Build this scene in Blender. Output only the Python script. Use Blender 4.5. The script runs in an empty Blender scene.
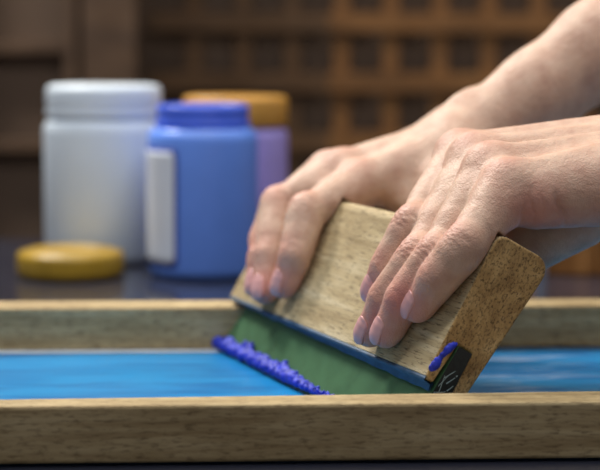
import bpy, bmesh, math, random
import numpy as np
from mathutils import Vector, Matrix, noise as mnoise

random.seed(7)
S = bpy.context.scene
COL = S.collection

# ------------------------------------------------------------------ camera
cam_d = bpy.data.cameras.new('camera')
cam = bpy.data.objects.new('camera', cam_d)
COL.objects.link(cam)
S.camera = cam
F_PX, PITCH = 1700.0, math.atan(193 / 1700.0)
cam.location = (0, 0, 0.1575)
cam.rotation_euler = (Matrix.Rotation(math.pi / 2 - PITCH, 3, 'X') @ Matrix.Rotation(math.radians(0.25), 3, 'Z')).to_euler()
cam_d.sensor_width = 36
cam_d.lens = F_PX / 600 * 36
cam_d.clip_start = 0.02
cam_d.dof.use_dof = True
cam_d.dof.focus_distance = 0.695
cam_d.dof.aperture_fstop = cam_d.lens / 1000 / 0.0122

# ------------------------------------------------------------------ world, light, exposure
w = bpy.data.worlds.new('world'); S.world = w
w.use_nodes = True
w.node_tree.nodes['Background'].inputs[0].default_value = (0.96, 0.95, 1.0, 1)
w.node_tree.nodes['Background'].inputs[1].default_value = 0.24
S.view_settings.view_transform = 'Standard'
S.view_settings.look = 'None'
S.view_settings.exposure = 0.0
S.view_settings.gamma = 1.0
S.view_settings.use_curve_mapping = False


def area(name, loc, target, size, power, color):
    d = bpy.data.lights.new(name, 'AREA')
    d.shape = 'RECTANGLE'; d.size, d.size_y = size
    d.energy = power; d.color = color
    o = bpy.data.objects.new(name, d); COL.objects.link(o)
    o.location = loc
    o.rotation_euler = (Vector(target) - Vector(loc)).to_track_quat('-Z', 'Y').to_euler()
    return o


area('window_daylight', (-0.60, 1.68, 1.15), (0.05, 0.75, 0.05), (0.30, 0.30), 20, (1.0, 0.96, 0.90))
area('added_strip_fill', (-0.15, 0.67, 1.05), (-0.05, 1.00, 0.03), (1.3, 0.12), 8.2, (0.95, 0.97, 1.0))  # added unseen fill over the frame, brightens jars and rear rail face
area('added_right_fill', (0.95, 1.45, 1.2), (0.15, 0.8, 0.0), (0.5, 0.5), 2.5, (0.96, 0.97, 1.0))  # added unseen fill from back right, lifts the right side of the mesh
area('added_overhead_fill', (0.2, 1.5, 2.2), (0.1, 2.0, 0.0), (1.2, 0.5), 20, (1.0, 0.88, 0.70))  # unseen warm fill overhead, brightens back wall and rail tops


# ------------------------------------------------------------------ material helpers
def srgb(r, g, b):
    f = lambda c: (c / 255) / 12.92 if c <= 10 else (((c / 255) + 0.055) / 1.055) ** 2.4
    return (f(r), f(g), f(b), 1)


def new_mat(name):
    m = bpy.data.materials.new(name); m.use_nodes = True
    nt = m.node_tree
    return m, nt, nt.nodes['Principled BSDF']


def nd(nt, typ, **kw):
    n = nt.nodes.new(typ)
    for k, v in kw.items():
        if k.startswith('i_'):
            n.inputs[k[2:].replace('_', ' ')].default_value = v
        else:
            setattr(n, k, v)
    return n


def ramp(nt, src, stops):
    r = nt.nodes.new('ShaderNodeValToRGB')
    e = r.color_ramp.elements
    while len(e) > 1: e.remove(e[-1])
    e[0].position, e[0].color = stops[0]
    for p, c in stops[1:]:
        x = e.new(p); x.color = c
    nt.links.new(src, r.inputs[0])
    return r


def coords(nt, scale=(1, 1, 1), kind='Object'):
    tc = nt.nodes.new('ShaderNodeTexCoord')
    mp = nt.nodes.new('ShaderNodeMapping')
    mp.inputs['Scale'].default_value = scale
    nt.links.new(tc.outputs[kind], mp.inputs[0])
    return mp.outputs[0]


def mixc(nt, fac, a, b, mode='MIX'):
    m = nt.nodes.new('ShaderNodeMix'); m.data_type = 'RGBA'; m.blend_type = mode
    if hasattr(fac, 'links') or hasattr(fac, 'is_linked'): nt.links.new(fac, m.inputs[0])
    else: m.inputs[0].default_value = fac
    for s, i in ((a, 6), (b, 7)):
        if isinstance(s, tuple): m.inputs[i].default_value = s
        else: nt.links.new(s, m.inputs[i])
    return m.outputs[2]


def plain(name, col, rough=0.5, var=0.06, scale=40, coat=0, spec=0.5, sss=0):
    m, nt, b = new_mat(name)
    n = nd(nt, 'ShaderNodeTexNoise', i_Scale=scale, i_Detail=4.0)
    nt.links.new(coords(nt), n.inputs['Vector'])
    c2 = tuple(max(0, x * (1 - var * 3)) for x in col[:3]) + (1,)
    r = ramp(nt, n.outputs['Fac'], [(0.3, c2), (0.6, col)])
    nt.links.new(r.outputs[0], b.inputs['Base Color'])
    b.inputs['Roughness'].default_value = rough
    b.inputs['Coat Weight'].default_value = coat
    b.inputs['Specular IOR Level'].default_value = spec
    if sss:
        b.inputs['Subsurface Weight'].default_value = sss
        b.inputs['Subsurface Radius'].default_value = (0.01, 0.01, 0.012)
        b.inputs['Subsurface Scale'].default_value = 1
    return m


def wood(name, light, mid, dark, grain=(14, 160, 160), pore=0.5, rough=0.7, bump=0.3, pscale=(60, 900, 900), pore_col=None, thr=(0.37, 0.49)):
    """grain runs along the object's X axis"""
    m, nt, b = new_mat(name)
    n1 = nd(nt, 'ShaderNodeTexNoise', i_Scale=1.0, i_Detail=6.0, i_Roughness=0.6, i_Distortion=0.4)
    nt.links.new(coords(nt, grain), n1.inputs['Vector'])
    r1 = ramp(nt, n1.outputs['Fac'], [(0.28, dark), (0.5, mid), (0.68, light)])
    n2 = nd(nt, 'ShaderNodeTexNoise', i_Scale=1.0, i_Detail=3.0, i_Roughness=0.7)
    nt.links.new(coords(nt, pscale), n2.inputs['Vector'])
    r2 = ramp(nt, n2.outputs['Fac'], [(thr[0], (1, 1, 1, 1)), (thr[1], (0, 0, 0, 1))])
    mul = nd(nt, 'ShaderNodeMath', operation='MULTIPLY'); mul.inputs[1].default_value = pore
    nt.links.new(r2.outputs[0], mul.inputs[0])
    c = mixc(nt, mul.outputs[0], r1.outputs[0], pore_col or dark)
    n3 = nd(nt, 'ShaderNodeTexNoise', i_Scale=28.0, i_Detail=3.0)
    nt.links.new(coords(nt), n3.inputs['Vector'])
    r3 = ramp(nt, n3.outputs['Fac'], [(0.3, (0.80, 0.77, 0.72, 1)), (0.62, (1, 1, 1, 1))])
    c = mixc(nt, 1.0, c, r3.outputs[0], 'MULTIPLY')
    nt.links.new(c, b.inputs['Base Color'])
    b.inputs['Roughness'].default_value = rough
    b.inputs['Specular IOR Level'].default_value = 0.25
    bp = nd(nt, 'ShaderNodeBump'); bp.inputs['Strength'].default_value = bump; bp.inputs['Distance'].default_value = 0.0006
    sub = nd(nt, 'ShaderNodeMath', operation='SUBTRACT')
    nt.links.new(n1.outputs['Fac'], sub.inputs[0]); nt.links.new(mul.outputs[0], sub.inputs[1])
    nt.links.new(sub.outputs[0], bp.inputs['Height']); nt.links.new(bp.outputs[0], b.inputs['Normal'])
    return m


M = {}
M['block'] = wood('squeegee_wood', srgb(214, 197, 160), srgb(194, 173, 132), srgb(158, 136, 98), pore=0.75, bump=0.5,
                  pscale=(110, 1300, 1300), pore_col=srgb(96, 76, 50), thr=(0.36, 0.47))
M['block_end'] = wood('squeegee_end_grain', srgb(232, 196, 138), srgb(208, 170, 112), srgb(160, 124, 78), grain=(60, 110, 70), pore=0.65,
                      bump=0.6, pscale=(700, 1200, 800), pore_col=srgb(50, 33, 18), thr=(0.35, 0.5))
M['rail'] = wood('screen_frame_wood', srgb(202, 182, 140), srgb(184, 162, 120), srgb(154, 130, 92), grain=(14, 260, 260), pore=0.55,
                 bump=0.35, pscale=(160, 900, 900), pore_col=srgb(96, 76, 50))
M['skin_nail'] = plain('fingernail', srgb(226, 168, 162), rough=0.36, var=0.03, scale=300)
M['green'] = plain('green_rubber', srgb(78, 118, 82), rough=0.35, var=0.08, scale=90)
M['dirty_rubber'] = plain('blackened_rubber', srgb(34, 38, 36), rough=0.5, var=0.15, scale=500)
M['ink'] = plain('blue_ink', srgb(40, 60, 214), rough=0.55, var=0.2, scale=420)
M['ink_and_shade'] = plain('dried_ink_and_shade', srgb(56, 88, 118), rough=0.55, var=0.15, scale=120)  # dried ink on the blade root, and painted shade by the far rail
M['ink_pale'] = plain('pale_ink_scratches', srgb(170, 190, 190), rough=0.5)
M['tape'] = plain('pale_tape', srgb(196, 206, 216), rough=0.5, scale=60)
M['table'] = plain('dark_table', srgb(46, 48, 60), rough=0.14, var=0.08, scale=12, spec=0.5)
M['white_plastic'] = plain('white_plastic', srgb(218, 230, 240), rough=0.4, var=0.02, scale=20)
M['blue_plastic'] = plain('blue_plastic', srgb(108, 154, 250), rough=0.35, var=0.04, scale=20)
M['blue_neck'] = plain('blue_plastic_neck', srgb(72, 106, 230), rough=0.35, var=0.05, scale=30)
M['lilac_plastic'] = plain('lilac_plastic', srgb(172, 158, 232), rough=0.35, var=0.04, scale=20)
M['label'] = plain('white_label', srgb(222, 230, 242), rough=0.5, var=0.02)
M['label_edge'] = plain('navy_label_border', srgb(50, 66, 160), rough=0.5, var=0.02)
M['mustard'] = plain('mustard_plastic', srgb(170, 136, 36), rough=0.35, var=0.08, scale=60)
M['amber'] = plain('amber_plastic', srgb(206, 152, 68), rough=0.35, var=0.08, scale=60)
M['wall'] = plain('dark_brown_wall', srgb(98, 78, 62), rough=0.8, var=0.12, scale=4)
M['floor'] = plain('dark_floor', srgb(60, 54, 50), rough=0.8, var=0.12, scale=4)
M['lattice'] = wood('lattice_wood', srgb(140, 100, 58), srgb(126, 88, 52), srgb(98, 70, 44), grain=(6, 9, 40), pore=0.2, bump=0.1)
M['shelf'] = wood('dark_shelf_wood', srgb(104, 82, 64), srgb(92, 72, 56), srgb(74, 58, 48), grain=(6, 9, 30), pore=0.2, bump=0.1)
M['lattice_shaded'] = wood('shaded_lattice_wood', srgb(106, 78, 52), srgb(94, 70, 48), srgb(78, 60, 44), grain=(6, 9, 40), pore=0.2, bump=0.1)  # darker copy of lattice wood, the dimmer light at left painted in
M['crate'] = wood('crate_wood', srgb(172, 122, 70), srgb(152, 104, 56), srgb(112, 74, 40), grain=(50, 120, 10), pore=0.2, bump=0.1)
M['metal'] = plain('grey_metal', srgb(140, 146, 158), rough=0.4, var=0.03)
M['shirt'] = plain('dark_cotton', srgb(48, 50, 58), rough=0.9, var=0.1, scale=200)


def emulsion():
    m, nt, b = new_mat('blue_emulsion')
    n = nd(nt, 'ShaderNodeTexNoise', i_Scale=1.0, i_Detail=4.0, i_Distortion=0.6)
    nt.links.new(coords(nt, (16, 60, 1)), n.inputs['Vector'])
    r = ramp(nt, n.outputs['Fac'], [(0.34, srgb(14, 112, 174)), (0.6, srgb(26, 140, 200))])
    # whitish reflections on the glossy screen, painted into the colour as pale streaks
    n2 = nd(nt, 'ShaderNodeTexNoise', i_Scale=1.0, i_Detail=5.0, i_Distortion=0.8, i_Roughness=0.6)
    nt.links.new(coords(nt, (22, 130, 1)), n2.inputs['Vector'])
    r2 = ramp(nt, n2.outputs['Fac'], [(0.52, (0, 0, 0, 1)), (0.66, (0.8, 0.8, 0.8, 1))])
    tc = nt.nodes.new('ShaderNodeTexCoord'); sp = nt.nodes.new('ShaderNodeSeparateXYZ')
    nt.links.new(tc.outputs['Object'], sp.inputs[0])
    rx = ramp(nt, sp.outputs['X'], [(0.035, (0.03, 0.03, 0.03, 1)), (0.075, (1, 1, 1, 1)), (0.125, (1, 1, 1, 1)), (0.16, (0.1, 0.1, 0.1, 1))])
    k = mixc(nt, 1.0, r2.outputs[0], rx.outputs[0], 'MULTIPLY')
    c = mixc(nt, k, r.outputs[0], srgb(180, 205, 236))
    nt.links.new(c, b.inputs['Base Color'])
    b.inputs['Roughness'].default_value = 0.28
    b.inputs['Specular IOR Level'].default_value = 0.45
    bp = nd(nt, 'ShaderNodeBump'); bp.inputs['Strength'].default_value = 0.15; bp.inputs['Distance'].default_value = 0.0004
    nt.links.new(n2.outputs['Fac'], bp.inputs['Height']); nt.links.new(bp.outputs[0], b.inputs['Normal'])
    return m


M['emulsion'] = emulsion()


def skin():
    m, nt, b = new_mat('skin')
    at = nd(nt, 'ShaderNodeAttribute', attribute_name='flush')
    n = nd(nt, 'ShaderNodeTexNoise', i_Scale=120.0, i_Detail=5.0)
    nt.links.new(coords(nt), n.inputs['Vector'])
    base = ramp(nt, n.outputs['Fac'], [(0.3, srgb(198, 157, 134)), (0.65, srgb(217, 183, 158))])
    c = mixc(nt, at.outputs['Fac'], base.outputs[0], srgb(212, 130, 118))
    nt.links.new(c, b.inputs['Base Color'])
    b.inputs['Roughness'].default_value = 0.48
    b.inputs['Specular IOR Level'].default_value = 0.35
    b.inputs['Subsurface Weight'].default_value = 0.12
    b.inputs['Subsurface Radius'].default_value = (1.0, 0.4, 0.25)
    b.inputs['Subsurface Scale'].default_value = 0.004
    v = nd(nt, 'ShaderNodeTexVoronoi', i_Scale=1500.0)
    nt.links.new(coords(nt), v.inputs['Vector'])
    n2 = nd(nt, 'ShaderNodeTexNoise', i_Scale=420.0, i_Detail=4.0)
    nt.links.new(coords(nt), n2.inputs['Vector'])
    ad = nd(nt, 'ShaderNodeMath', operation='MULTIPLY_ADD'); ad.inputs[1].default_value = 0.35
    nt.links.new(v.outputs['Distance'], ad.inputs[0]); nt.links.new(n2.outputs['Fac'], ad.inputs[2])
    bp = nd(nt, 'ShaderNodeBump'); bp.inputs['Strength'].default_value = 0.5; bp.inputs['Distance'].default_value = 0.0004
    nt.links.new(ad.outputs[0], bp.inputs['Height']); nt.links.new(bp.outputs[0], b.inputs['Normal'])
    bp.inputs['Distance'].default_value = 0.0009
    return m


M['skin'] = skin()


# ------------------------------------------------------------------ object helpers
def link(name, me, mat=None, parent=None, smooth=False):
    o = bpy.data.objects.new(name, me); COL.objects.link(o)
    for m in (mat if isinstance(mat, (list, tuple)) else [mat]):
        if m: me.materials.append(m)
    if smooth:
        me.polygons.foreach_set('use_smooth', [True] * len(me.polygons))
    if parent: o.parent = parent
    return o


def empty(name, label, cat, loc=(0, 0, 0), rz=0, group=None):
    o = bpy.data.objects.new(name, None); COL.objects.link(o)
    o.empty_display_size = 0.01
    o.location = loc; o.rotation_euler = (0, 0, rz)
    o['label'] = label; o['category'] = cat
    if group: o['group'] = group
    return o


def bevel(o, width, seg=2, angle=0.6):
    b = o.modifiers.new('bevel', 'BEVEL'); b.width = width; b.segments = seg
    b.limit_method = 'ANGLE'; b.angle_limit = angle
    return o


def box_bm(bm, x0, x1, y0, y1, z0, z1):
    vs = [bm.verts.new((x, y, z)) for x in (x0, x1) for y in (y0, y1) for z in (z0, z1)]
    for f in ((0, 1, 3, 2), (4, 6, 7, 5), (0, 4, 5, 1), (2, 3, 7, 6), (0, 2, 6, 4), (1, 5, 7, 3)):
        bm.faces.new([vs[i] for i in f])


def box(name, b, mat, parent=None, bev=0.0008):
    bm = bmesh.new()
    for x in (b if isinstance(b[0], (tuple, list)) else [b]): box_bm(bm, *x)
    bmesh.ops.recalc_face_normals(bm, faces=bm.faces)
    me = bpy.data.meshes.new(name); bm.to_mesh(me); bm.free()
    o = link(name, me, mat, parent)
    if bev: bevel(o, bev)
    return o


def lathe(name, prof, mat, parent=None, n=72, ribs=0, ribdepth=0.0):
    verts, faces = [], []
    for r, z in prof:
        for k in range(n):
            a = 2 * math.pi * k / n
            rr = r * (1 - (ribdepth if ribs and (k * ribs // n) % 2 else 0))
            verts.append((rr * math.cos(a), rr * math.sin(a), z))
    for i in range(len(prof) - 1):
        for k in range(n):
            k2 = (k + 1) % n
            faces.append((i * n + k, i * n + k2, (i + 1) * n + k2, (i + 1) * n + k))
    me = bpy.data.meshes.new(name); me.from_pydata(verts, [], faces); me.update()
    return link(name, me, mat, parent, smooth=True)


# ------------------------------------------------------------------ signed-distance mesher (for flesh and ink)
def smin(a, b, k):
    h = np.clip(0.5 + 0.5 * (b - a) / k, 0, 1)
    return b + (a - b) * h - k * h * (1 - h)


class Field:
    def __init__(self, xs, ys, zs):
        self.ax = [np.asarray(v, np.float32) for v in (xs, ys, zs)]
        self.shape = tuple(len(v) for v in self.ax)

    def new(self):
        return np.full(self.shape, 0.05, np.float32)

    def sub(self, lo, hi, m):
        sl = []
        for i in range(3):
            a = np.searchsorted(self.ax[i], lo[i] - m); b = np.searchsorted(self.ax[i], hi[i] + m)
            sl.append(slice(int(a), int(b)))
        return tuple(sl)

    def capsule(self, V, a, b, ra, rb, k, crease=None, m=0.02, flat=None):
        a = np.asarray(a, np.float32); b = np.asarray(b, np.float32)
        R = max(ra, rb)
        sl = self.sub(np.minimum(a, b) - R, np.maximum(a, b) + R, m)
        X, Y, Z = self.ax[0][sl[0]][:, None, None], self.ax[1][sl[1]][None, :, None], self.ax[2][sl[2]][None, None, :]
        if min(len(self.ax[i][sl[i]]) for i in range(3)) == 0: return
        d = b - a; L2 = float(d @ d) + 1e-12; L = math.sqrt(L2)
        t = ((X - a[0]) * d[0] + (Y - a[1]) * d[1] + (Z - a[2]) * d[2]) / L2
        tc = np.clip(t, 0, 1)
        ex, ey, ez = X - a[0] - tc * d[0], Y - a[1] - tc * d[1], Z - a[2] - tc * d[2]
        if flat is not None:      # (direction, factor) : squash along the direction
            f, s = flat
            q = ex * f[0] + ey * f[1] + ez * f[2]
            e2 = ex * ex + ey * ey + ez * ez + q * q * (s * s - 1)
        else:
            e2 = ex * ex + ey * ey + ez * ez
        dist = np.sqrt(np.maximum(e2, 0)) - (ra + (rb - ra) * tc)
        if crease:
            dors, items = crease
            side = (ex * dors[0] + ey * dors[1] + ez * dors[2]) / (ra + 1e-6)
            msk = np.clip(side * 1.6, 0, 1)
            for (t0, wd, amp) in items:
                dist = dist + amp * np.exp(-((t * L - t0) / wd) ** 2) * msk
        V[sl] = smin(V[sl], dist.astype(np.float32), k)

    def at(self, V, P):
        P = np.asarray(P, float); idx = []; fr = []
        for i in range(3):
            ax = self.ax[i]
            j = np.clip(np.searchsorted(ax, P[:, i]) - 1, 0, len(ax) - 2)
            idx.append(j); fr.append(np.clip((P[:, i] - ax[j]) / (ax[j + 1] - ax[j]), 0, 1))
        out = 0
        for dx in (0, 1):
            for dy in (0, 1):
                for dz in (0, 1):
                    wgt = (fr[0] if dx else 1 - fr[0]) * (fr[1] if dy else 1 - fr[1]) * (fr[2] if dz else 1 - fr[2])
                    out = out + wgt * V[idx[0] + dx, idx[1] + dy, idx[2] + dz]
        return out

    def nets(self, V):
        nx, ny, nz = V.shape
        ins = V < 0
        c = ins[:-1, :-1, :-1].astype(np.int8)
        tot = np.zeros((nx - 1, ny - 1, nz - 1), np.int8)
        for dx in (0, 1):
            for dy in (0, 1):
                for dz in (0, 1):
                    tot += ins[dx:nx - 1 + dx, dy:ny - 1 + dy, dz:nz - 1 + dz]
        act = (tot > 0) & (tot < 8)
        cells = np.argwhere(act)
        idm = -np.ones(act.shape, np.int64); idm[act] = np.arange(len(cells))
        acc = np.zeros((len(cells), 3)); cnt = np.zeros(len(cells))
        co = [(x, y, z) for x in (0, 1) for y in (0, 1) for z in (0, 1)]
        for i, p in enumerate(co):
            for j, q in enumerate(co):
                if j <= i or sum(abs(p[k] - q[k]) for k in range(3)) != 1: continue
                va = V[cells[:, 0] + p[0], cells[:, 1] + p[1], cells[:, 2] + p[2]].astype(float)
                vb = V[cells[:, 0] + q[0], cells[:, 1] + q[1], cells[:, 2] + q[2]].astype(float)
                cr = (va < 0) != (vb < 0)
                t = np.where(cr, va / np.where(cr, va - vb, 1), 0)
                P = np.stack([self.ax[k][cells[:, k] + p[k]] * (1 - t) + self.ax[k][cells[:, k] + q[k]] * t for k in range(3)], 1)
                acc[cr] += P[cr]; cnt[cr] += 1
        verts = acc / cnt[:, None]
        quads = []
        for axis in range(3):
            o1, o2 = [(1, 2), (2, 0), (0, 1)][axis]
            A = np.moveaxis(ins, axis, 0)
            ch = ins.take(range(0, V.shape[axis] - 1), axis) != ins.take(range(1, V.shape[axis]), axis)
            e = np.argwhere(ch)
            e = e[(e[:, o1] > 0) & (e[:, o2] > 0) & (e[:, o1] < V.shape[o1] - 1) & (e[:, o2] < V.shape[o2] - 1)]
            start_in = ins[e[:, 0], e[:, 1], e[:, 2]]
            def cid(d1, d2):
                q = e.copy(); q[:, o1] -= d1; q[:, o2] -= d2
                return idm[q[:, 0], q[:, 1], q[:, 2]]
            a, b, c_, d = cid(1, 1), cid(0, 1), cid(0, 0), cid(1, 0)
            Q = np.stack([a, b, c_, d], 1)
            Q[~start_in] = Q[~start_in][:, ::-1]
            quads.append(Q)
        return verts, np.concatenate(quads)


def mesh_np(name, verts, quads):
    me = bpy.data.meshes.new(name)
    me.vertices.add(len(verts)); me.vertices.foreach_set('co', np.asarray(verts, np.float32).ravel())
    me.loops.add(len(quads) * 4); me.loops.foreach_set('vertex_index', quads.astype(np.int32).ravel())
    me.polygons.add(len(quads))
    me.polygons.foreach_set('loop_start', np.arange(0, len(quads) * 4, 4, dtype=np.int32))
    me.update(calc_edges=True); me.validate()
    return me


def axis_pts(segs):
    """segs: (start, stop, step) list joined"""
    out = []
    for a, b, s in segs:
        n = max(1, int(round((b - a) / s)))
        out += list(np.linspace(a, b, n, endpoint=False))
    out.append(segs[-1][1])
    return np.array(out)


# ------------------------------------------------------------------ setting
o = box('floor', (-2.2, 2.2, -0.6, 2.4, -0.80, -0.76), M['floor'], bev=0); o['kind'] = 'structure'
o = box('wall_back', (-2.2, 2.2, 2.16, 2.24, -0.76, 1.6), M['wall'], bev=0); o['kind'] = 'structure'

# wooden lattice on the back wall
lat = empty('wooden_lattice', 'blurred brown wooden lattice covering the back wall', 'lattice', (0, 2.12, -0.76))
def slats(x_lo, x_hi, name_u, name_c, mat):
    ups = [(0.174 + i * 0.0615 - 0.010, 0.174 + i * 0.0615 + 0.010, 0.020, 0.036, 0.0, 1.5) for i in range(-8, 20) if x_lo <= 0.174 + i * 0.0615 < x_hi]
    box(name_u, ups, mat, lat, bev=0)
    box(name_c, [(x_lo, x_hi, 0.011, 0.0195, 0.868 + i * 0.0745 - 0.012, 0.868 + i * 0.0745 + 0.012) for i in range(-11, 9)], mat, lat, bev=0)


slats(0.035, 1.40, 'upright_slats', 'cross_slats', M['lattice'])
slats(-0.19, 0.0345, 'shaded_upright_slats', 'shaded_cross_slats', M['lattice_shaded'])  # left slats get the darker copy in place of weaker light

sh = empty('wooden_shelf', 'dark brown wooden shelf unit at left, behind the jars', 'shelf', (0, 2.0, -0.76))
for x0, x1 in ((-0.62, -0.58), (-0.40, -0.375), (-0.275, -0.262), (-0.255, -0.192)):
    box('post', (x0, x1, -0.01, 0.03, 0, 1.3), M['shelf'], sh)
box('back_panel', (-0.60, -0.20, 0.031, 0.05, 0, 1.3), M['wall'], sh)
for z in (0.10, 0.35, 0.62, 0.80, 0.915, 1.12, 1.28):
    box('shelf_board', (-0.60, -0.20, 0.005, 0.031, z - 0.012, z), M['shelf'], sh)

# table
tb = empty('printing_table', 'dark glossy table under the screen frame and jars', 'table', (0, 0, -0.76))
box('tabletop', (-0.75, 0.44, 0.42, 1.36, 0.725, 0.7588), M['table'], tb, bev=0.002)
for x in (-0.7, 0.38):
    for y in (0.46, 1.28):
        box('leg', (x, x + 0.04, y, y + 0.04, 0, 0.725), M['table'], tb)

# crate at right
cr = empty('wooden_crate', 'orange-brown wooden crate with grey metal corner at right, behind the frame', 'crate', (0.162, 1.16, -0.0010))
for k in range(5):
    box('board', (0.008 + k * 0.034, 0.008 + k * 0.034 + 0.033, 0, 0.01, 0.0, 0.075), M['crate'], cr)
box('side_panel', (0.0, 0.0078, 0.0, 0.12, 0.0, 0.075), M['crate'], cr)
box('corner_strip', (-0.0008, 0.0075, -0.0012, -0.0002, 0.0, 0.075), M['metal'], cr, bev=0)


# ------------------------------------------------------------------ jars
white = empty('white_jar', 'white plastic screw-top jar at left, behind the mustard lid', 'jar', (-0.1428, 1.238, -0.001))
white.scale = (1.035, 1.035, 0.985)
lathe('body', [(0, 0), (0.038, 0), (0.0412, 0.002), (0.0425, 0.006), (0.0425, 0.094), (0.0420, 0.099), (0.0396, 0.1035), (0.0370, 0.105), (0.0370, 0.1095), (0, 0.1095)],
      M['white_plastic'], white)
lathe('lid', [(0, 0.1055), (0.0385, 0.1055), (0.0405, 0.1065), (0.0410, 0.109), (0.0400, 0.1115), (0.0400, 0.114), (0.0406, 0.116), (0.0406, 0.120), (0.0401, 0.1215),
              (0.0405, 0.123), (0.0400, 0.1262), (0.0385, 0.1282), (0.035, 0.1292), (0, 0.1292)], M['white_plastic'], white, n=160)

blue = empty('blue_jar', 'blue plastic jar without a lid, white label on its left side', 'jar', (-0.0665, 1.158, -0.001))
lathe('body', [(0, 0), (0.033, 0), (0.0362, 0.002), (0.0374, 0.006), (0.0374, 0.091), (0.0370, 0.0955), (0.0345, 0.0995), (0.0320, 0.1005), (0, 0.1005)],
      M['blue_plastic'], blue)
lathe('neck', [(0.0300, 0.1000), (0.0312, 0.101), (0.0325, 0.1025), (0.0325, 0.1040), (0.0310, 0.1052), (0.0314, 0.108), (0.0310, 0.111), (0.0314, 0.113), (0.0308, 0.1158),
               (0.0292, 0.1158), (0.0288, 0.113), (0.0288, 0.101)], M['blue_neck'], blue)


def wrap(name, a0, a1, z0, z1, r, mat, parent, cr_=0.003, th=0.0003):
    """rounded-corner label wrapped round a jar"""
    nu, nv = 28, 24
    vs, fs = [], []
    for rr in (r, r + th):
        for i in range(nu + 1):
            u = i / nu; arc = (a1 - a0) * r
            du = min(u, 1 - u) * arc
            cut = cr_ - math.sqrt(max(0, cr_ ** 2 - (cr_ - du) ** 2)) if du < cr_ else 0
            for j in range(nv + 1):
                v = j / nv
                z = (z0 + cut) + (z1 - z0 - 2 * cut) * v
                a = a0 + (a1 - a0) * u
                vs.append((rr * math.cos(a), rr * math.sin(a), z))
    n1 = (nu + 1) * (nv + 1)
    for i in range(nu):
        for j in range(nv):
            p = i * (nv + 1) + j
            fs.append((p, p + 1, p + nv + 2, p + nv + 1))
            fs.append((n1 + p, n1 + p + nv + 1, n1 + p + nv + 2, n1 + p + 1))
    ring = [i * (nv + 1) for i in range(nu + 1)] + [nu * (nv + 1) + j for j in range(1, nv + 1)] + \
           [i * (nv + 1) + nv for i in range(nu - 1, -1, -1)] + [j for j in range(nv - 1, 0, -1)]
    for k in range(len(ring)):
        a, b = ring[k], ring[(k + 1) % len(ring)]
        fs.append((a, b, n1 + b, n1 + a))
    me = bpy.data.meshes.new(name); me.from_pydata(vs, [], fs); me.update()
    return link(name, me, mat, parent, smooth=True)


D2 = math.radians
lb = wrap('label', D2(140), D2(247), 0.008, 0.088, 0.0375, M['label_edge'], blue)
wrap('label_face', D2(144), D2(243), 0.011, 0.0855, 0.0379, M['label'], lb)

lil = empty('lilac_jar', 'lilac jar with an amber lid, partly hidden behind the blue jar', 'jar', (-0.0480, 1.252, -0.001))
lathe('body', [(0, 0), (0.035, 0), (0.0382, 0.003), (0.0388, 0.008), (0.0388, 0.088), (0.0380, 0.094), (0.035, 0.097), (0, 0.097)], M['lilac_plastic'], lil)
lathe('lid', [(0, 0.0975), (0.0380, 0.0975), (0.0386, 0.0985), (0.0386, 0.115), (0.0378, 0.1178), (0.035, 0.119), (0, 0.119)], M['amber'], lil, n=180, ribs=90, ribdepth=0.012)

lid = empty('jar_lid', 'mustard yellow screw lid lying flat in front of the white jar', 'lid', (-0.1560, 1.148, -0.001))
lathe('cap', [(0, 0.0005), (0.0340, 0.0005), (0.0358, 0.0015), (0.0362, 0.004), (0.0362, 0.0135), (0.0352, 0.016), (0.0325, 0.0168), (0, 0.0168)],
      M['mustard'], lid, n=160, ribs=80, ribdepth=0.012)
lathe('rim', [(0.0270, 0.0168), (0.0280, 0.0178), (0.0300, 0.0178), (0.0310, 0.0168)], M['mustard'], lid)

# ------------------------------------------------------------------ screen frame
YAW = math.radians(3.4)
fr = empty('screen_printing_frame', 'pale wooden screen printing frame with blue mesh, lying on the dark table', 'frame', (0.0, 0.6288, 0.0), YAW)
RW, RH, IN = 0.0172, 0.022, 0.2185
FX0, FX1 = -0.345, 0.315
YB = RW + IN
front = box('rail', (FX0, FX1, 0, RW, 0, RH), M['rail'], fr, bev=0.0012)
for v_ in front.data.vertices:      # the hand-sawn front rail widens to the right
    if v_.co.y > 0.001: v_.co.y += 0.03 * v_.co.x
box('rail', (FX0, FX1, YB, YB + 0.026, 0, RH), M['rail'], fr, bev=0.0012)
box('rail', (FX0, FX0 + 0.028, RW - 0.0104, YB, 0, RH), M['rail'], fr, bev=0.0012)
box('rail', (FX1 - 0.028, FX1, RW + 0.0096, YB, 0, RH), M['rail'], fr, bev=0.0012)
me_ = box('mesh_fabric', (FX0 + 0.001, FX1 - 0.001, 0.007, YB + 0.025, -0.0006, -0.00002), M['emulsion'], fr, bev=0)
box('tape_strip', (FX0 + 0.028, -0.02, YB - 0.0085, YB, 0.0001, 0.0004), M['tape'], fr, bev=0)
o = box('painted_shade_strip', (0.03, FX1 - 0.028, YB - 0.0085, YB, 0.0001, 0.0004), M['ink_and_shade'], fr, bev=0)  # dark strip painting the shadow of the hands beside the far rail
o['label'] = 'dark blue painted shade along the far rail'

# ------------------------------------------------------------------ squeegee
ORG = np.array([-0.0307, 0.8592, 0.0255])
AX = np.array([0.37544, -0.92684, 0.0]); AX /= np.linalg.norm(AX)
th = math.radians(30)
PP = np.array([-AX[1], AX[0], 0])
UP = math.cos(th) * np.array([0, 0, 1.0]) + math.sin(th) * PP
NN = math.cos(th) * PP - math.sin(th) * np.array([0, 0, 1.0])


def W(s, h, g):
    return ORG + AX * s + UP * h - NN * g


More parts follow.
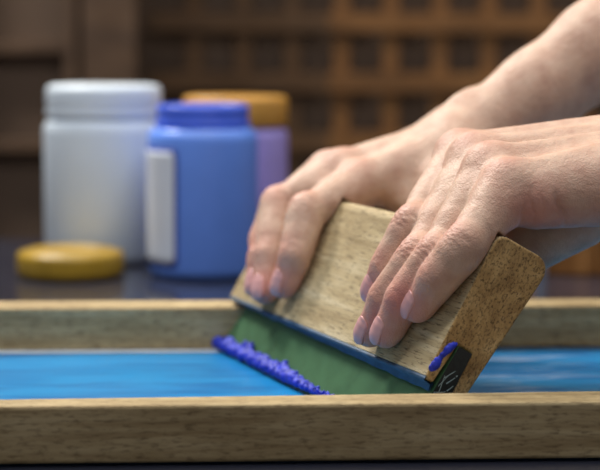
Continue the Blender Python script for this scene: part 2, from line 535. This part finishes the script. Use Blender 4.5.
LEN = 0.2133
S0 = -0.0165          # far end of the handle
sq = empty('squeegee', 'wooden handled squeegee with green rubber blade, held by both hands', 'squeegee')
Mx = Matrix.Identity(4)
for r in range(3):
    Mx[r][0], Mx[r][1], Mx[r][2], Mx[r][3] = AX[r], NN[r], UP[r], ORG[r]
sq.matrix_world = Mx


def extrude_prof(name, prof, x0, x1, mats, parent, nseg=1, bev=0.0):
    n = len(prof)
    vs = []
    for i in range(nseg + 1):
        x = x0 + (x1 - x0) * i / nseg
        vs += [(x, p[0], p[1]) for p in prof]
    fs, mi = [], []
    for i in range(nseg):
        for k in range(n):
            k2 = (k + 1) % n
            fs.append((i * n + k, i * n + k2, (i + 1) * n + k2, (i + 1) * n + k)); mi.append(0)
    fs.append(tuple(range(n - 1, -1, -1))); mi.append(1)
    fs.append(tuple(nseg * n + k for k in range(n))); mi.append(1)
    me = bpy.data.meshes.new(name); me.from_pydata(vs, [], fs)
    me.update()
    o = link(name, me, mats, parent)
    me.polygons.foreach_set('material_index', mi)
    bm = bmesh.new(); bm.from_mesh(me); bmesh.ops.recalc_face_normals(bm, faces=bm.faces); bm.to_mesh(me); bm.free()
    if bev: bevel(o, bev, 3, 0.9)
    return o


def arc(cx, cy, r, a0, a1, n=6):
    return [(cx + r * math.cos(math.radians(a0 + (a1 - a0) * i / n)), cy + r * math.sin(math.radians(a0 + (a1 - a0) * i / n))) for i in range(n + 1)]


prof = [(0.0, 0.0015)] + arc(0.0050, 0.0606, 0.0050, 180, 100) + arc(0.0206, 0.0590, 0.0070, 85, -8) + \
       [(0.0204, 0.0), (0.0140, 0.0), (0.0140, 0.0180), (0.0068, 0.0180), (0.0044, 0.0), (0.0012, 0.0)]
extrude_prof('wooden_handle', prof, S0, LEN, [M['block'], M['block_end']], sq, bev=0.0010)
bl = extrude_prof('rubber_blade', [(0.0069, 0.0178), (0.0139, 0.0178), (0.0139, -0.0213), (0.0046, -0.0267)], S0 + 0.0015, LEN + 0.0006,
                  [M['green'], M['dirty_rubber']], sq)
# dried ink along the root of the blade
vs, fs = [], []
N = 120
for i in range(N + 1):
    s = S0 + 0.001 + (LEN - S0 - 0.001) * i / N
    d = 0.0006 + 0.0030 * (i / N) + 0.0006 * mnoise.noise(Vector((s * 90, 0, 0)))
    for y, z in ((0.0001, 0.0012), (0.0002, -0.0006), (0.0036, -0.0010), (0.0041, -d), (0.0046, -d), (0.0046, 0.0002), (0.0012, 0.0008)):
        vs.append((s, y, z))
for i in range(N):
    for k in range(7):
        k2 = (k + 1) % 7
        fs.append((i * 7 + k, i * 7 + k2, i * 7 + 7 + k2, i * 7 + 7 + k))
me = bpy.data.meshes.new('ink_residue'); me.from_pydata(vs, [], fs); me.update()
o = link('ink_residue', me, M['ink_and_shade'], sq, smooth=True); o['label'] = 'dark blue dried ink where the rubber meets the wood'


def blobs(name, balls, mat, parent, step, k=0.0012):
    P = np.array([b[:3] for b in balls]); r = np.array([b[3] for b in balls])
    lo = P.min(0) - r.max() * 1.6; hi = P.max(0) + r.max() * 1.6
    F = Field(*[np.arange(lo[i], hi[i], step) for i in range(3)])
    V = F.new()
    for b in balls:
        F.capsule(V, b[:3], b[:3], b[3], b[3], k, m=0.003)
    v, q = F.nets(V)
    return link(name, mesh_np(name, v, q), mat, parent, smooth=True)


# bead of wet ink pushed ahead of the blade
balls = []
PK = ((-.0145, .0030), (-.002, .0028), (.005, .0046), (.010, .0044), (.015, .0030), (.022, .0036), (.028, .0060), (.034, .0062), (.038, .0040), (.048, .0034), (.056, .0036),
      (.066, .0030), (.076, .0034), (.080, .0056), (.085, .0036), (.100, .0026), (.115, .0016), (.185, .0010))
s = -0.0142
while s < 0.185:
    hgt = float(np.interp(s, [p_[0] for p_ in PK], [p_[1] for p_ in PK])) * 1.15 + random.uniform(-.0008, .0011)
    thick = float(np.interp(s, [-.01, .09, .12, .185], [1.0, .95, .6, .4]))
    for j in range(5):
        f = j / 4
        rr = (0.0019 - 0.0010 * f) * thick * random.uniform(.6, 1.35)
        zz = -0.0240 + hgt * f
        balls.append((s + random.uniform(-.0008, .0008), 0.0038 - rr * 0.6 + random.uniform(-.0006, .0003), zz, rr))
    if random.random() < 0.5:
        balls.append((s, 0.0012 + random.uniform(-.0004, .0006), -0.0228 + random.uniform(-.0006, .0008), random.uniform(.0006, .0013) * thick))
    s += 0.0013
o = blobs('ink_bead', balls, M['ink'], sq, 0.00042, 0.0005); o['label'] = 'lumpy wet cobalt blue ink along the blade edge'
# smears on the near end
balls = []
for (n_, h_, r_) in ((0.0016, 0.0058, .0011), (0.0014, 0.0072, .0014), (0.0018, 0.0086, .0012), (0.0020, 0.0100, .0009), (0.0022, 0.0112, .0006), (0.0026, 0.0128, .0009),
                     (0.0030, 0.0140, .0013), (0.0036, 0.0152, .0014), (0.0040, 0.0166, .0011), (0.0048, 0.0172, .0009), (0.0052, 0.0180, .0006), (0.0008, 0.0048, .0008), (0.0024, 0.0070, .0009)):
    balls.append((LEN - 0.0004, n_ + 0.0003, h_, r_ * 1.15))
    for _k in range(4):
        balls.append((LEN - 0.0002, n_ + random.uniform(-1, 1) * r_, h_ + random.uniform(-1, 1) * r_, r_ * random.uniform(.35, .75)))
o = blobs('ink_smear', balls, M['ink'], sq, 0.0003, 0.0008); o['label'] = 'cobalt ink dabs on the near wooden end'
bm = bmesh.new()
for (n0, h0, n1, h1, wd) in ((0.0075, 0.004, 0.0105, 0.0085, .0003), (0.0095, 0.0025, 0.0118, 0.0062, .0004), (0.0068, 0.0, 0.0088, 0.0062, .0002), (0.0082, -0.002, 0.0072, 0.005, .00025),
                         (0.0112, 0.0, 0.0128, 0.003, .0004), (0.0062, -0.003, 0.011, -0.0005, .0003), (0.0120, 0.0068, 0.0124, 0.0075, .0005)):
    d = Vector((0, n1 - n0, h1 - h0)).normalized(); q = Vector((0, -d.z, d.y)) * wd / 2
    a, b = Vector((0, n0, h0)), Vector((0, n1, h1))
    lo, hi = LEN + 0.0005, LEN + 0.0008
    pts = [a - q, b - q * 0.4, b + q * 0.4, a + q]
    v0 = [bm.verts.new((lo, p.y, p.z)) for p in pts]; v1 = [bm.verts.new((hi, p.y, p.z)) for p in pts]
    bm.faces.new(v1); bm.faces.new(v0[::-1])
    for k in range(4): bm.faces.new((v0[k], v0[(k + 1) % 4], v1[(k + 1) % 4], v1[k]))
me = bpy.data.meshes.new('ink_scratches'); bm.to_mesh(me); bm.free()
o = link('ink_scratches', me, M['ink_pale'], sq); o['label'] = 'pale scratches of dried ink on the black blade end'

# ------------------------------------------------------------------ person (two hands, arms and clothed trunk)
person = empty('person', 'person with bare arms pressing the squeegee down with both hands', 'person', (0.5, 0.72, -0.76))
G = -NN   # away from the squeegee face: the back of the fingers

FX = Field(axis_pts([(-0.045, 0.165, 0.00078), (0.165, 0.25, 0.003), (0.25, 0.80, 0.008)]),
           axis_pts([(0.40, 0.64, 0.008), (0.64, 0.935, 0.00078), (0.935, 1.10, 0.008)]),
           axis_pts([(-0.30, 0.0, 0.01), (0.0, 0.025, 0.003), (0.025, 0.135, 0.00078), (0.135, 0.20, 0.002), (0.20, 0.62, 0.008)]))
V = FX.new()
flush = []        # (point, radius, amount)
nails = []        # nail specs
joints = []       # where the skin folds over a finger joint


def arr(p): return np.asarray(p, float)


# palms ------------------------------------------------------------
def metacarpal(V, a, b, ra, rb, k=0.007):
    FX.capsule(V, a, b, ra, rb, k)


Lm = {'index': arr([0.0712, 0.7562, 0.1070]), 'middle': arr([0.0760, 0.7361, 0.1068]), 'ring': arr([0.0800, 0.7125, 0.1040]), 'little': arr([0.0850, 0.6935, 0.0985])}
Rm = {'index': arr([0.0300, 0.8415, 0.0870]), 'middle': arr([0.0210, 0.8600, 0.0915]), 'ring': arr([0.0150, 0.8770, 0.0895]), 'little': arr([0.0140, 0.8920, 0.0830])}

palmL = FX.new()
LW_i, LW_p, LW = arr([0.1519, 0.7430, 0.1150]), arr([0.1431, 0.7050, 0.1055]), arr([0.1600, 0.7236, 0.1110])
for nm, r0, wr in (('index', 0.0092, LW_i), ('middle', 0.0095, LW_i * .65 + LW_p * .35), ('ring', 0.0092, LW_i * .3 + LW_p * .7), ('little', 0.0086, LW_p)):
    metacarpal(palmL, Lm[nm], wr, r0, 0.0135)
    b0 = Lm[nm] + (wr - Lm[nm]) * 0.15 + arr([0.004, 0, -0.006])
    metacarpal(palmL, b0, wr + arr([0, 0, -0.008]), 0.0095, 0.0145)
metacarpal(palmL, [0.0960, 0.6935, 0.0940], [0.1370, 0.7010, 0.1010], 0.0110, 0.0150)          # hypothenar
metacarpal(palmL, [0.1380, 0.7370, 0.1000], [0.1120, 0.7480, 0.0860], 0.0150, 0.0120)          # thenar
FX.capsule(palmL, LW, [0.2033, 0.7190, 0.1230], 0.0215, 0.0230, 0.014)
FX.capsule(palmL, [0.2033, 0.7190, 0.1230], [0.400, 0.640, 0.150], 0.0230, 0.036, 0.012)
FX.capsule(palmL, [0.400, 0.640, 0.150], [0.520, 0.560, 0.400], 0.038, 0.046, 0.02)
# tendons and knuckles over the back of the hand
for nm, wr in (('index', LW_i), ('middle', LW_i * .6 + LW_p * .4), ('ring', LW_i * .4 + LW_p * .6), ('little', LW_p)):
    up = arr([-0.10, -0.25, 0.96])
    FX.capsule(palmL, Lm[nm] + up * 0.0030, Lm[nm] + up * 0.0032, 0.0062, 0.0058, 0.008)
    FX.capsule(palmL, Lm[nm] + up * 0.0072, wr + up * 0.011, 0.0020, 0.0016, 0.0050)

def webs(palm, FD, t=0.30):
    nm = ('index', 'middle', 'ring', 'little')
    for a, b in zip(nm, nm[1:]):
        pa, pb = FD[a][0], FD[b][0]
        A_, B_ = pa[0] + (pa[1] - pa[0]) * t, pb[0] + (pb[1] - pb[0]) * t
        FX.capsule(palm, pa[0], pb[0], 0.0078, 0.0078, 0.006)
        FX.capsule(palm, A_ + NN * 0.0015, B_ + NN * 0.0015, 0.0058, 0.0058, 0.006)


palmR = FX.new()
RW_i, RW_p, RWc = arr([0.0760, 0.8494, 0.1030]), arr([0.0745, 0.8799, 0.1065]), arr([0.0845, 0.8648, 0.1070])
for nm, r0, wr in (('index', 0.0095, RW_i), ('middle', 0.0098, RW_i * .65 + RW_p * .35), ('ring', 0.0092, RW_i * .3 + RW_p * .7), ('little', 0.0086, RW_p)):
    metacarpal(palmR, Rm[nm], wr, r0, 0.0130)
    b0 = Rm[nm] + (wr - Rm[nm]) * 0.25 + arr([0.004, 0, -0.005])
    metacarpal(palmR, b0, wr + arr([0, 0, -0.006]), 0.0090, 0.0140)
metacarpal(palmR, [0.0760, 0.8480, 0.0950], [0.0540, 0.8400, 0.0800], 0.0140, 0.0105)          # thenar
metacarpal(palmR, [0.0760, 0.8850, 0.0980], [0.0350, 0.8930, 0.0840], 0.0150, 0.0120)          # hypothenar
FX.capsule(palmR, RWc, [0.1228, 0.8728, 0.1331], 0.0205, 0.0195, 0.014)
FX.capsule(palmR, [0.1228, 0.8728, 0.1331], [0.1535, 0.8753, 0.1550], 0.0205, 0.0230, 0.012)
FX.capsule(palmR, [0.1535, 0.8753, 0.1550], [0.2850, 0.8800, 0.2480], 0.0230, 0.0350, 0.012)
FX.capsule(palmR, [0.2850, 0.8800, 0.2480], [0.500, 0.860, 0.440], 0.0370, 0.046, 0.02)
FX.capsule(palmR, [0.0830, 0.8660, 0.1260], [0.0860, 0.8680, 0.1275], 0.0050, 0.0050, 0.008)   # wrist bone
for nm, wr in (('index', RW_i), ('middle', RW_i * .6 + RW_p * .4), ('ring', RW_i * .4 + RW_p * .6)):
    up = arr([-0.30, -0.2, 0.93])
    FX.capsule(palmR, Rm[nm] + up * 0.0030, Rm[nm] + up * 0.0032, 0.0062, 0.0058, 0.008)
    FX.capsule(palmR, Rm[nm] + up * 0.0070, wr + up * 0.010, 0.0020, 0.0016, 0.0050)


# fingers ----------------------------------------------------------
def finger(palm, P, R, kp=0.010):
    """P: four joints (knuckle, middle joint, end joint, tip); R: radii at them"""
    P = [arr(p) for p in P]
    E = FX.new()
    kk = 0.0040
    for i in range(3):
        d = P[i + 1] - P[i]; L = np.linalg.norm(d); d = d / L
        dors = G - d * (G @ d); dors /= np.linalg.norm(dors)
        if i < 2:
            d2 = P[i + 2] - P[i + 1]; d2 /= np.linalg.norm(d2)
            joints.append((P[i + 1], (d + d2) / np.linalg.norm(d + d2), dors, R[i + 1], 1.0 if i == 0 else 0.65))
        FX.capsule(E, P[i], P[i + 1], R[i], R[i + 1], kk)
        # the fuller flesh on the palm side of each bone
        mid0 = P[i] + (P[i + 1] - P[i]) * 0.25 - dors * R[i] * 0.22; mid1 = P[i] + (P[i + 1] - P[i]) * 0.8 - dors * R[i + 1] * 0.18
        FX.capsule(E, mid0, mid1, R[i] * 0.90, R[i + 1] * 0.92, 0.003)
        if i < 2: FX.capsule(E, P[i] * .65 + P[i + 1] * .35, P[i] * .35 + P[i + 1] * .65, R[i] * .5 + R[i + 1] * .5, R[i] * .4 + R[i + 1] * .6, 0.004)
        if i == 1:
            FX.capsule(E, P[1] + dors * R[1] * 0.12 - d * 0.0025, P[1] + dors * R[1] * 0.10 + d * 0.0025, R[1] * 0.90, R[1] * 0.88, 0.004)
        flush.append((P[i + 1] + dors * R[i + 1], 0.008 if i < 2 else 0.013, 0.40 if i < 2 else 0.85))
    d = P[3] - P[2]; L = np.linalg.norm(d); d /= L
    dors = G - d * (G @ d); dors /= np.linalg.norm(dors)
    nails.append((P[2], P[3], d, dors, R[2], R[3], 0.30))
    return smin(palm, E, kp)


FOLDS = [((0.0935, 0.681, 0.092), (1, 0, 0.12), (0, 0, 1), 0.007, 0.0007, 0.0006), ((0.0975, 0.681, 0.094), (1, 0, -0.05), (0, 0, 1), 0.005, 0.0006, 0.0004),
         ((0.0895, 0.682, 0.088), (1, 0, -0.3), (0.3, 0, 1), 0.005, 0.0008, 0.0006), ((0.1055, 0.681, 0.090), (1, 0, 0.45), (-0.4, 0, 1), 0.008, 0.0012, 0.0012)]
total = FX.new()
LF = {'little': ([Lm['little'], W(0.2070, 0.0540, 0.0082), W(0.2010, 0.0380, 0.0094), W(0.1922, 0.0250, 0.0066)], (0.0088, 0.0079, 0.0072, 0.0063)),
      'ring': ([Lm['ring'], W(0.1920, 0.0465, 0.0098), W(0.1845, 0.0260, 0.0102), W(0.1780, 0.0105, 0.0066)], (0.0088, 0.0076, 0.0070, 0.0062)),
      'middle': ([Lm['middle'], W(0.1785, 0.0440, 0.0102), W(0.1710, 0.0238, 0.0106), W(0.1642, 0.0084, 0.0066)], (0.0088, 0.0076, 0.0070, 0.0063)),
      'index': ([Lm['index'], W(0.1605, 0.0565, 0.0105), W(0.1570, 0.0370, 0.0098), W(0.1510, 0.0265, 0.0068)], (0.0088, 0.0075, 0.0070, 0.0063))}
RF = {'index': ([Rm['index'], W(0.0510, 0.0510, 0.0115), W(0.0600, 0.0295, 0.0102), W(0.0585, 0.0145, 0.0070)], (0.0094, 0.0080, 0.0070, 0.0062)),
      'middle': ([Rm['middle'], W(0.0160, 0.0510, 0.0125), W(0.0330, 0.0260, 0.0108), W(0.0405, 0.0085, 0.0070)], (0.0094, 0.0080, 0.0071, 0.0063)),
      'ring': ([Rm['ring'], W(0.0060, 0.0495, 0.0080), W(0.0225, 0.0235, 0.0090), W(0.0290, 0.0095, 0.0068)], (0.0090, 0.0080, 0.0072, 0.0062)),
      'little': ([Rm['little'], W(-0.0060, 0.0480, 0.0030), W(0.0060, 0.0330, 0.0070), W(0.0150, 0.0220, 0.0066)], (0.0085, 0.0074, 0.0066, 0.0058))}
for palm, FD in ((palmL, LF), (palmR, RF)):
    webs(palm, FD, 0.30 if palm is palmL else 0.42)
    for nm, (P, R) in FD.items():
        total = smin(total, finger(palm, P, R), 0.0007)
# thumbs behind the block
TB = FX.new()
for pts, rad in (((W(0.1750, 0.0960, -0.0500), W(0.1580, 0.0700, -0.0410), W(0.1450, 0.0480, -0.0370), W(0.1380, 0.0330, -0.0335)), (0.0150, 0.0120, 0.0098, 0.0080)),
                 ((W(0.0640, 0.0950, -0.0420), W(0.0700, 0.0700, -0.0400), W(0.0760, 0.0520, -0.0365), W(0.0800, 0.0360, -0.0335)), (0.0130, 0.0110, 0.0095, 0.0078))):
    for i in range(3):
        FX.capsule(TB, pts[i], pts[i + 1], rad[i], rad[i + 1], 0.003)
total = smin(total, TB, 0.009)
# shoulders and trunk (out of frame)
FX.capsule(total, [0.520, 0.560, 0.400], [0.540, 0.700, 0.470], 0.050, 0.060, 0.03, m=0.05)
FX.capsule(total, [0.500, 0.860, 0.440], [0.540, 0.720, 0.470], 0.050, 0.060, 0.03, m=0.05)
FX.capsule(total, [0.560, 0.640, 0.400], [0.580, 0.660, -0.15], 0.085, 0.085, 0.04, m=0.05)
FX.capsule(total, [0.560, 0.780, 0.400], [0.580, 0.760, -0.15], 0.085, 0.085, 0.04, m=0.05)
FX.capsule(total, [0.545, 0.710, 0.480], [0.535, 0.710, 0.560], 0.042, 0.040, 0.02, m=0.05)

# the flesh flattens where it presses on the wood
gx, gy, gz = FX.ax[0][:, None, None] - ORG[0], FX.ax[1][None, :, None] - ORG[1], FX.ax[2][None, None, :] - ORG[2]
ls = gx * AX[0] + gy * AX[1] + gz * AX[2]; ln = gx * NN[0] + gy * NN[1] + gz * NN[2]; lh = gx * UP[0] + gy * UP[1] + gz * UP[2]
bx_ = np.maximum(np.maximum(np.abs(ls - (LEN + S0) / 2) - (LEN - S0) / 2, np.abs(ln - 0.0124) - 0.0125), np.abs(lh - 0.0320) - 0.0340)
total = np.maximum(total, -bx_).astype(np.float32)
del ls, ln, lh, bx_
v, q = FX.nets(total)
eps = 0.0008
gr = np.stack([FX.at(total, v + np.eye(3)[k] * eps) - FX.at(total, v - np.eye(3)[k] * eps) for k in range(3)], 1)
gr /= np.linalg.norm(gr, axis=1)[:, None] + 1e-9
sink = np.zeros(len(v))
rnd = random.Random(5)
for J, dd, dr, r, amp in joints:
    e = v - J; ax_ = e @ dd; up_ = (e @ dr) / r; sd = e @ np.cross(dd, dr)
    near = np.exp(-(np.linalg.norm(e, axis=1) / (r * 1.5)) ** 6) * np.clip(up_ * 2.0 - 0.3, 0, 1)
    for off in (-0.0048, -0.0030, -0.0013, 0.0004, 0.0022, 0.0041):
        ph, bow = rnd.uniform(0, 6), (0.06 if off < 0 else -0.06) * 1000  # folds bow away from the joint
        line = ax_ - off * 0.95 - 0.00035 * np.sin(sd * 1300 + ph) + bow * sd * sd * off * 150
        sink += amp * near * rnd.uniform(0.00020, 0.00042) * np.exp(-(line / 0.00055) ** 2)
# folds at the little-finger side of the near palm and the wrist
for px_, t_, s_, hl, wd, am in FOLDS:
    e = v - arr(px_); t_ = arr(t_) / np.linalg.norm(t_); s_ = arr(s_) / np.linalg.norm(s_)
    al = e @ s_
    sink += am * np.exp(-((e @ t_ + 0.0006 * np.sin(al * 500)) / wd) ** 2) * np.exp(-(al / hl) ** 4) * np.exp(-((e @ np.cross(t_, s_)) / 0.012) ** 4)
# veins and the uneven skin over the back of the hands
nz_ = np.array([mnoise.noise(Vector((x * 130, y * 130, z * 130))) for x, y, z in v])
sink += -0.00014 * nz_
v = v - gr * sink[:, None]
me = mesh_np('body', v, q)
body = link('body', me, M['skin'], None, smooth=True)
body.parent = person; body.matrix_parent_inverse = Matrix.Translation((-0.5, -0.72, 0.76))
fl = np.zeros(len(v))
for nm in ('index', 'middle', 'ring', 'little'):
    for D in (Lm, Rm): flush.append((D[nm] + arr([-0.003, -0.002, 0.008]), 0.010, 0.30))
flush += [(arr([0.095, 0.682, 0.088]), 0.013, 0.6), (arr([0.105, 0.684, 0.083]), 0.013, 0.45), (arr([0.13, 0.688, 0.085]), 0.02, 0.35)]
for p, r, a in flush:
    fl = np.maximum(fl, a * np.exp(-((v - p) ** 2).sum(1) / (r * r)))
at = me.attributes.new('flush', 'FLOAT', 'POINT')
at.data.foreach_set('value', np.asarray(fl[:len(me.vertices)], np.float32))


# fingernails laid on the flesh by marching towards it
def nail(p2, p3, d, dors, r2, r, roll):
    dors = dors * math.cos(roll) + AX * math.sin(roll)
    dors = dors - d * (dors @ d); dors /= np.linalg.norm(dors)
    side = np.cross(d, dors); nu, nv = 12, 16
    hw, L = r * 0.66, 0.0122
    x0 = r * 0.86 - L
    Lb = np.linalg.norm(p3 - p2)
    T = []
    for i in range(nv + 1):
        t = i / nv
        wv = hw * (0.90 + 0.10 * t) * (max(0.0, 1 - (max(0, 0.26 - t) / 0.26) ** 2.4 * 0.96)) ** 0.5 * (max(0.0, 1 - (max(0, t - 0.72) / 0.28) ** 2.6 * 0.85)) ** 0.5
        for j in range(nu + 1):
            uu = -1 + 2 * j / nu
            x = x0 + L * t
            h = (r + (r2 - r) * min(1, -x / Lb)) if x < 0 else r - 0.42 * x * x / r
            drop = (uu * wv) ** 2 / (2 * r) * 1.05
            T.append(p3 + d * x + side * (uu * wv) + dors * (h - drop + 0.00055 + (0.0001 if t > 0.2 else -0.0002)))
    T = np.array(T); n = nu + 1
    Bt = T - dors * 0.0010
    m = len(T); vs = [tuple(x) for x in T] + [tuple(x) for x in Bt]; fs = []
    for i in range(nv):
        for j in range(nu):
            a = i * n + j
            fs.append((a, a + 1, a + n + 1, a + n)); fs.append((m + a, m + a + n, m + a + n + 1, m + a + 1))
    ring = list(range(n)) + [i * n + nu for i in range(1, nv + 1)] + [nv * n + j for j in range(nu - 1, -1, -1)] + [i * n for i in range(nv - 1, 0, -1)]
    for k in range(len(ring)):
        a, b = ring[k], ring[(k + 1) % len(ring)]
        fs.append((a, m + a, m + b, b))
    me = bpy.data.meshes.new('fingernail'); me.from_pydata(vs, [], fs); me.update()
    bm = bmesh.new(); bm.from_mesh(me); bmesh.ops.recalc_face_normals(bm, faces=bm.faces); bm.to_mesh(me); bm.free()
    o = link('fingernail', me, M['skin_nail'], person, smooth=True)
    o.matrix_parent_inverse = Matrix.Translation((-0.5, -0.72, 0.76))
    return o


for a in nails: nail(*a)

# dark short-sleeved shirt over the trunk
SX = Field(np.arange(0.36, 0.72, 0.007), np.arange(0.44, 0.98, 0.007), np.arange(-0.30, 0.58, 0.007))
T = SX.new()
SX.capsule(T, [0.465, 0.597, 0.285], [0.520, 0.560, 0.400], 0.052, 0.060, 0.02, m=0.05)
SX.capsule(T, [0.400, 0.869, 0.351], [0.500, 0.860, 0.440], 0.050, 0.058, 0.02, m=0.05)
SX.capsule(T, [0.520, 0.560, 0.400], [0.540, 0.700, 0.475], 0.060, 0.068, 0.03, m=0.05)
SX.capsule(T, [0.500, 0.860, 0.440], [0.540, 0.720, 0.475], 0.060, 0.068, 0.03, m=0.05)
SX.capsule(T, [0.560, 0.640, 0.400], [0.580, 0.660, -0.19], 0.094, 0.094, 0.04, m=0.05)
SX.capsule(T, [0.560, 0.780, 0.400], [0.580, 0.760, -0.19], 0.094, 0.094, 0.04, m=0.05)
v2, q2 = SX.nets(T)
shirt = link('shirt', mesh_np('shirt', v2, q2), M['shirt'], person, smooth=True)
shirt.matrix_parent_inverse = Matrix.Translation((-0.5, -0.72, 0.76))
